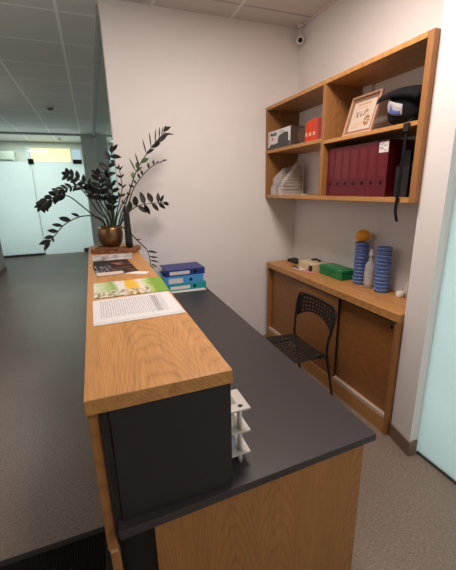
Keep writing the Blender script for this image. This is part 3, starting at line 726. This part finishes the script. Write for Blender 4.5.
# ---------------------------------------------------------------- wall shelf
sh = thing('wall_shelf', (1.8, 2.29, 1.5), 'open oak wall shelf with four bays above the low cabinet', 'shelf')
SX0, SX1 = 1.63, 1.979
MB().box(SX0, SX1, 3.158, 3.186, 1.50, 2.320).build('side_panel', M['oak_z'], sh, bevel=.0015)
MB().box(SX0, SX1, 1.4205, 1.458, 1.50, 2.320).build('side_panel', M['oak_z'], sh, bevel=.0015)
MB().box(SX0, SX1, 1.4585, 3.1575, 2.292, 2.320).build('top_board', M['oak_y'], sh, bevel=.0015)
MB().box(SX0, SX1, 1.4585, 3.1575, 1.50, 1.528).build('bottom_board', M['oak_y'], sh, bevel=.0015)
MB().box(SX0, SX1, 2.262, 2.294, 1.5285, 2.2915).build('divider', M['oak_z'], sh, bevel=.0015)
MB().box(SX0, SX1, 2.2945, 3.1575, 1.912, 1.940).build('shelf_board', M['oak_y'], sh, bevel=.0015)
MB().box(SX0, SX1, 1.4585, 2.2615, 1.897, 1.921).build('shelf_board', M['oak_y'], sh, bevel=.0015)
MB().box(1.950, SX1, 3.06, 3.1575, 2.05, 2.13).build('wall_bracket', M['white_plastic'], sh, bevel=.003)
MB().box(1.950, SX1, 2.17, 2.2615, 2.225, 2.2915).build('wall_bracket', M['white_plastic'], sh, bevel=.003)

ZB, ZS = 1.5283, 1.9403
# maroon binders
names = ['first', 'second', 'third', 'fourth', 'fifth', 'sixth']
y = 2.248; wb = .0825
for k in range(7):
    y1 = y-k*wb; y0 = y1-wb+.0015; x0 = 1.668; x1 = 1.95; zt = ZB+.330
    lab = f'maroon lever arch binder, {names[k]} from the shelf divider' if k < 6 else 'maroon lever arch binder with a white spine sticker, beside the black mesh file'
    b = thing('lever_arch_binder', ((x0+x1)/2, (y0+y1)/2, ZB), lab, 'binder', 'maroon binders on the wall shelf')
    m = MB(); m.box(x0, x0+.003, y0, y1, ZB, zt); m.box(x0+.003, x1, y0, y0+.003, ZB, zt); m.box(x0+.003, x1, y1-.003, y1, ZB, zt)
    m.build('cover', M['maroon'], b)
    MB().box(x0+.012, x1-.01, y0+.0035, y1-.016, ZB+.008, zt-.02).build('paper_block', M['paper'], b)
    MB().box(x0-.0008, x0-.0002, y0+.012, y1-.012, ZB+.125, zt-.03).build('spine_patch', M['maroon_patch'], b)
    MB().lathe([(.0125, x0-.0025), (.0125, x0-.0002)], (0, (y0+y1)/2, ZB+.085), 18, 0, 'x').build('finger_ring', M['hole'], b)
    if k == 6:
        st = MB().box(x0-.0018, x0-.001, y0+.002, y1-.006, zt-.070, zt-.012).build('sticker', M['paper'], b); st['label'] = 'white sticker with printed lines'
        m = MB()
        for q, (a, c) in enumerate(((.012, .045), (.040, .070), (.012, .036), (.012, .04), (.045, .068))):
            m.box(x0-.0022, x0-.0018, y1-c, y1-a, zt-.024-.009*q, zt-.021-.009*q)
        m.build('print_lines', M['ink'], st)
# black mesh file, diagonal cut
mf = thing('mesh_file_holder', (1.81, 1.60, ZB), 'black mesh file holder beside the stickered maroon binder', 'file holder')
def mesh_side(yv, name):
    m = MB(); A = [(1.70, ZB), (1.95, ZB), (1.95, ZB+.30), (1.86, ZB+.30), (1.70, ZB+.17)]
    n_ = 18
    for i in range(n_+1):                                  # upright wires
        x = 1.70+.25*i/n_; zt = ZB+min(.30, .17+.13*(x-1.70)/.16)
        m.box(x-.0014, x+.0014, yv-.001, yv+.001, ZB, zt)
    for j in range(22):
        z = ZB+.30*j/21; xa = 1.70 if z <= ZB+.17 else 1.70+.16*(z-ZB-.17)/.13
        m.box(xa, 1.95, yv-.001, yv+.001, z-.0014, z+.0014)
    m.tube([(1.70, yv, ZB+.17), (1.86, yv, ZB+.30), (1.95, yv, ZB+.30)], .003, 6)
    return m.build(name, M['black_steel'], mf)
mesh_side(1.540, 'mesh_side'); mesh_side(1.630, 'mesh_side')
MB().box(1.697, 1.70, 1.538, 1.632, ZB, ZB+.17).build('front_plate', M['black_steel'], mf)
MB().box(1.70, 1.95, 1.538, 1.632, ZB, ZB+.003).build('base', M['black_steel'], mf)
on('folder', MB().box(1.72, 1.945, 1.560, 1.615, ZB+.0035, ZB+.26), M['black'], 'black folder standing inside the black mesh file holder', 'folder')

ZR = 1.9213
# certificate in a frame, leaning back
cf = thing('framed_certificate', (1.76, 1.98, ZR), 'framed cream certificate leaning back on the shelf above the maroon binders', 'framed certificate')
cw, chh = .225, .300
lean = math.radians(17)
# local: x right along the picture (towards -Y), y up, z out of the picture (towards -X)
ex = Vector((0, -1, 0)); ey = Vector((math.sin(lean), 0, math.cos(lean))); ez = ex.cross(ey)
ez = -ez if ez.x > 0 else ez
CF = Matrix(((ex.x, ey.x, ez.x, 1.70), (ex.y, ey.y, ez.y, 2.135), (ex.z, ey.z, ez.z, ZR+.004), (0, 0, 0, 1)))
CW, CH = .272, .262
m = MB(); fr = .014
for b in ((0, CW, 0, fr), (0, CW, CH-fr, CH), (0, fr, fr, CH-fr), (CW-fr, CW, fr, CH-fr)): m.box(b[0], b[1], b[2], b[3], -.004, .012, 0, CF)
m.build('frame', M['frame_wood'], cf, bevel=.0015)
MB().box(fr, CW-fr, fr, CH-fr, -.004, .001, 0, CF).build('border', M['cert_border'], cf)
pg = MB().box(fr+.020, CW-fr-.020, fr+.016, CH-fr-.026, .0012, .0018, 0, CF).build('certificate_paper', M['cert_paper'], cf)
m = MB()
for q, (a, b_) in enumerate(((.07, .19), (.06, .20), (.05, .21), (.06, .20))):
    z = CH-.065-.020*q-(.008 if q > 1 else 0); m.box(a, b_, z, z+(.009 if q == 0 else .0025), .0019, .0023, 0, CF)
for q in range(3): m.box(.06, .17-.02*q, .075-.012*q, .0775-.012*q, .0019, .0023, 0, CF)
m.build('print_lines', M['gold_ink'], pg)
m = MB()
for st in ([(.080, .155), (.090, .135), (.096, .118)], [(.105, .158), (.096, .136), (.088, .118)], [(.132, .140), (.122, .138), (.118, .128), (.124, .121), (.134, .124)], [(.150, .120), (.158, .140), (.166, .160), (.180, .157), (.182, .146), (.168, .140)]):
    m.tube([CF @ Vector((a, b_, .0025)) for a, b_ in st], .0018, 5)
m.build('signature', M['ink'], pg)
m = MB()
for q in range(7):
    a = q*.9; m.lathe([(0, -.001), (.011, 0), (0, .001)], (CF @ Vector((.195+.016*math.cos(a), .085+.026*math.sin(a), .0035))), 8, 0, 'x')
m.build('ornament', M['gold_ink'], pg)

# black soft cap-like bag with label and hanging strap
hb = thing('black_hood', (1.80, 1.64, ZR), 'black fabric hood with a pale label hanging over the shelf edge', 'hood')
m = MB(); prof_ = []
NU, NV = 28, 14; vs = []
cx, cy, cz = 1.79, 1.625, ZR+.102
pw = lambda v: math.copysign(abs(v)**.62, v)
for j in range(NV+1):
    ph = -math.pi/2+math.pi*j/NV
    for i in range(NU):
        th = 2*math.pi*i/NU
        p = Vector((.122*pw(math.cos(ph))*pw(math.cos(th)), .140*pw(math.cos(ph))*pw(math.sin(th)), .097*pw(math.sin(ph))))
        p *= 1+.02*mnoise.noise(p*14)
        vs.append(p+Vector((cx, cy, cz)))
fs = [(j*NU+i, j*NU+(i+1) % NU, (j+1)*NU+(i+1) % NU, (j+1)*NU+i) for j in range(NV) for i in range(NU)]
m.add(vs, fs, 0, True); m.build('crown', M['black_cloth'], hb)
# peak: a curved brim over the front that points to the frame
def brimP(u, v):
    # u 0..1 along Y from pillar to tip, v 0..1 from back to front
    yv = 1.49+.315*u
    top = ZR + .172 + .052*math.sin(math.pi*(.04+.80*u))**.8 - .010*max(0, u-.7)
    wd = (1-.75*max(0, u-.4)/.6)
    xx = 1.645+.02*u+(1-v)*.24*wd
    return Vector((xx, yv, top-.030*v*v-.02*(2*v-1)**2))
nu, nv = 16, 8; vs = [brimP(i/nu, j/nv) for j in range(nv+1) for i in range(nu+1)]
low = [p+Vector((.0, 0, -.030*(1-.85*max(0, (p.y-1.49)/.335-.35)/.65))) for p in vs]
n0 = len(vs); fs = [(j*(nu+1)+i, j*(nu+1)+i+1, (j+1)*(nu+1)+i+1, (j+1)*(nu+1)+i) for j in range(nv) for i in range(nu)]
edge = [(i, i+1) for i in range(nu)] + [(nv*(nu+1)+i, nv*(nu+1)+i+1) for i in range(nu)] + [(j*(nu+1), (j+1)*(nu+1)) for j in range(nv)] + [(j*(nu+1)+nu, (j+1)*(nu+1)+nu) for j in range(nv)]
MB().add(vs+low, fs+[tuple(n0+k for k in f) for f in fs]+[(a, b, n0+b, n0+a) for a, b in edge], 0, True).build('peak', M['black_cloth'], hb)
# label follows the crown
def crownP(th, ph, off=.004):
    p = Vector(((.122+off)*pw(math.cos(ph))*pw(math.cos(th)), (.140+off)*pw(math.cos(ph))*pw(math.sin(th)), (.097+off)*pw(math.sin(ph)))); return p*1.012+Vector((cx, cy, cz))
def patch(u0, u1, v0, v1, off, name, mat, parent):
    nu, nv = 10, 4; vs = []
    for j in range(nv+1):
        for i in range(nu+1):
            a = u0+(u1-u0)*i/nu; b = v0+(v1-v0)*j/nv
            vs.append(crownP(math.pi*.80+a*.95, .20-.55*a+b, off))
    return MB().add(vs, [(j*(nu+1)+i, j*(nu+1)+i+1, (j+1)*(nu+1)+i+1, (j+1)*(nu+1)+i) for j in range(nv) for i in range(nu)], 0, True).build(name, mat, parent, solid=.0012)
lb = patch(.10, .72, -.14, .20, .004, 'label_patch', plain('pale_grey_label', (160, 156, 156), .6), hb); lb['label'] = 'pale grey label patch'
patch(.36, .68, -.10, .06, .006, 'label_print', M['blue_ink'], lb)
# strap
def strap(pts, wd, name):
    pl = spline(pts, 6); mb = MB(); vs = []
    for p in pl: vs += [p+Vector((-.0015, -wd/2, 0)), p+Vector((-.0015, wd/2, 0)), p+Vector((.0015, wd/2, 0)), p+Vector((.0015, -wd/2, 0))]
    fs = [(4*i+k, 4*i+(k+1) % 4, 4*i+4+(k+1) % 4, 4*i+4+k) for i in range(len(pl)-1) for k in range(4)] + [(0, 1, 2, 3), tuple(4*(len(pl)-1)+k for k in range(4))]
    mb.add(vs, fs, 0, False); return mb.build(name, M['black_cloth'], hb)
strap([(1.70, 1.545, ZR+.03), (1.645, 1.52, ZR+.012), (1.622, 1.515, ZR-.03), (1.620, 1.518, 1.80), (1.620, 1.522, 1.65), (1.620, 1.528, 1.53), (1.620, 1.530, 1.46), (1.617, 1.522, 1.43), (1.619, 1.512, 1.395)], .020, 'strap')
MB().box(1.612, 1.628, 1.50, 1.535, ZR-.05, ZR-.005).build('buckle', M['black_steel'], hb, bevel=.003)

# left bays
spb = thing('speaker_carton', (1.77, 3.0, ZS), 'white and dark printed speaker carton on the upper left shelf bay', 'carton')
bx0, bx1, by0, by1, bz = 1.640, 1.850, 2.745, 3.150, .160
MB().box(bx0, bx1, by0, by1, ZS, ZS+bz).build('carton', M['box_brown'], spb, bevel=.001)
fc = MB().box(bx0-.0010, bx0-.0002, by0, by1, ZS+.001, ZS+bz-.001).build('front_print', M['paper'], spb); fc['label'] = 'white front with dark speaker picture'
def fp(pts, mat, name, off=.0016):      # shapes on the front: (distance from the left edge, height)
    return MB().prism([(by1-a, ZS+b) for a, b in pts], 'x', bx0-off, bx0-off+.0005).build(name, mat, fc)
fp([(0, 0), (.403, 0), (.403, .045), (.20, .05), (.12, .042), (.05, .046), (.02, .02), (0, .025)], M['print_grey'], 'picture_base')
fp([(.19, .04), (.19, .075), (.20, .10), (.23, .112), (.30, .124), (.355, .122), (.37, .105), (.37, .045)], M['print_grey'], 'speaker_picture', .0022)
fp([(.010, .118), (.030, .118), (.030, .140), (.010, .140)], M['yellow_ink'], 'badge')
for q in range(3): fp([(.018, .055+.022*q), (.030, .055+.022*q), (.030, .069+.022*q), (.018, .069+.022*q)], M['recess_grey'], 'icon')
fp([(.075, .075), (.098, .078), (.098, .100), (.075, .098)], M['rose_card'], 'icon')
TM = Matrix(((0, 0, -1, bx0-.0016), (-1, 0, 0, by1-.048), (0, 1, 0, ZS+.116), (0, 0, 0, 1)))
text_mesh('Mindbo', .040, TM, M['ink'], 'lettering', fc, .0003, .0012)
TM2 = Matrix(((0, 0, -1, bx0-.0016), (-1, 0, 0, by1-.215), (0, 1, 0, ZS+.128), (0, 0, 0, 1)))
text_mesh('comes', .032, TM2, M['recess_grey'], 'lettering', fc, .0003)
MB().lathe([(.0, by0-.0006), (.062, by0-.0006), (.066, by0-.0003)], (1.775, 0, ZS+.082), 28, 0, 'y', cap=False).build('side_print', plain('brown_print', (104, 84, 76), .4), spb)
y = 2.600
for k, (wd, hh, mat, lab) in enumerate(((.046, .155, 'orange_card', 'orange book next to the speaker carton'), (.050, .165, 'orange_card', 'orange book in the middle of the three on the upper shelf'), (.050, .172, 'orange_card', 'orange book nearest the divider, beside a rose booklet'), (.018, .168, 'rose_card', 'thin rose booklet against the shelf divider'))):
    b = thing('book', (1.78, y-wd/2, ZS), lab, 'book', 'orange books on the upper shelf' if k < 3 else None)
    y0, y1 = y-wd+.001, y; 
    m = MB(); m.box(1.69, 1.693, y0, y1, ZS, ZS+hh); m.box(1.693, 1.84, y0, y0+.002, ZS, ZS+hh); m.box(1.693, 1.84, y1-.002, y1, ZS, ZS+hh); m.build('cover', M[mat], b)
    MB().box(1.6935, 1.836, y0+.0025, y1-.0025, ZS+.003, ZS+hh-.003).build('pages', M['paper'], b)
    if k < 3: MB().box(1.689, 1.6898, y0+.012, y1-.012, ZS+.05, ZS+.075).build('spine_mark', M['cream'], b)
    y -= wd+.003
# white mesh file holders with papers, bottom left bay
M['file_white'] = plain('off_white_file_plastic', (192, 182, 174), .5)
def white_file(yc, xo, label, tall, wt):
    o = thing('file_holder', (1.80, yc, ZB), label, 'file holder', 'white file holders in the lower left bay')
    A = [(1.655+xo, ZB), (1.905+xo*.3, ZB), (1.905+xo*.3, ZB+tall), (1.872+xo*.3, ZB+tall), (1.655+xo, ZB+.075)]
    for yy in (yc-wt/2, yc+wt/2):
        B = [Vector((a, b)) for a, b in A]; c2 = sum(B, Vector((0, 0)))/len(B)
        m = MB(); I = [tuple(p+(c2-p).normalized()*.022) for p in B]
        for i in range(5):
            j = (i+1) % 5; m.prism([A[i], A[j], I[j], I[i]], 'y', yy-.0015, yy+.0015)
        for k in range(1, 9):
            z = ZB+k*.030; 
            xa = 1.655+xo+.012 if z < ZB+.08 else 1.655+xo+.012+(1.872-1.655-.7*xo)*(z-ZB-.075)/(tall-.075)
            if z < ZB+tall-.03: m.box(xa+.008, 1.895+xo*.3, yy-.001, yy+.001, z-.005, z+.005)
        m.build('side', M['file_white'], o)
    MB().box(1.653+xo, 1.656+xo, yc-wt/2, yc+wt/2, ZB, ZB+.075).build('front_plate', M['file_white'], o)
    MB().box(1.656+xo, 1.90+xo*.3, yc-wt/2+.002, yc+wt/2-.002, ZB, ZB+.002).build('base', M['file_white'], o)
white_file(2.975, .020, 'white slotted file holder of papers, nearer the shelf divider', .315, .07)
white_file(3.075, .000, 'white slotted file holder of papers, against the shelf side panel', .27, .075)
on('paper_stack', MB().prism([(1.69, ZB+.0025), (1.895, ZB+.0025), (1.895, ZB+.29), (1.86, ZB+.285), (1.70, ZB+.11)], 'y', 2.955, 3.0), M['newsprint'], 'printed papers in the white file holder nearer the divider', 'papers')
on('paper_stack', MB().prism([(1.665, ZB+.0025), (1.89, ZB+.0025), (1.89, ZB+.255), (1.78, ZB+.25), (1.67, ZB+.15)], 'y', 3.055, 3.1), M['newsprint'], 'printed papers in the white file holder by the side panel', 'papers')
on('eraser', MB().box(1.70, 1.725, 2.60, 2.65, ZB, ZB+.010), M['cream'], 'small cream eraser on the lower shelf bay beside the white holders', 'eraser', bevel=.002)

# ---------------------------------------------------------------- security camera
sc = thing('security_camera', (1.93, 3.11, ZC), 'small white security camera in the ceiling corner', 'camera')
MB().lathe([(.030, ZC), (.030, ZC-.012), (.026, ZC-.016)], (1.93, 3.11, 0), 20).build('mount', M['white_plastic'], sc)
MB().tube([(1.93, 3.11, ZC-.014), (1.93, 3.11, ZC-.075), (1.928, 3.105, ZC-.095)], .008, 10).build('stem', M['white_plastic'], sc)
dirv = (Vector((0, 0, 1.75))-Vector((1.93, 3.11, ZC-.125))).normalized()
rq = dirv.to_track_quat('Z', 'Y').to_matrix().to_4x4()
MB().lathe([(.0, -.035), (.024, -.033), (.032, -.022), (.034, .0), (.034, .026), (.030, .032), (.0205, .032)], (1.928, 3.10, ZC-.125), 24, 0, 'z', rq, cap=False).build('housing', M['white_plastic'], sc)
MB().lathe([(.0205, .028), (.012, .034), (0, .036)], (1.928, 3.10, ZC-.125), 20, 0, 'z', rq, cap=False).build('lens', M['hole'], sc)
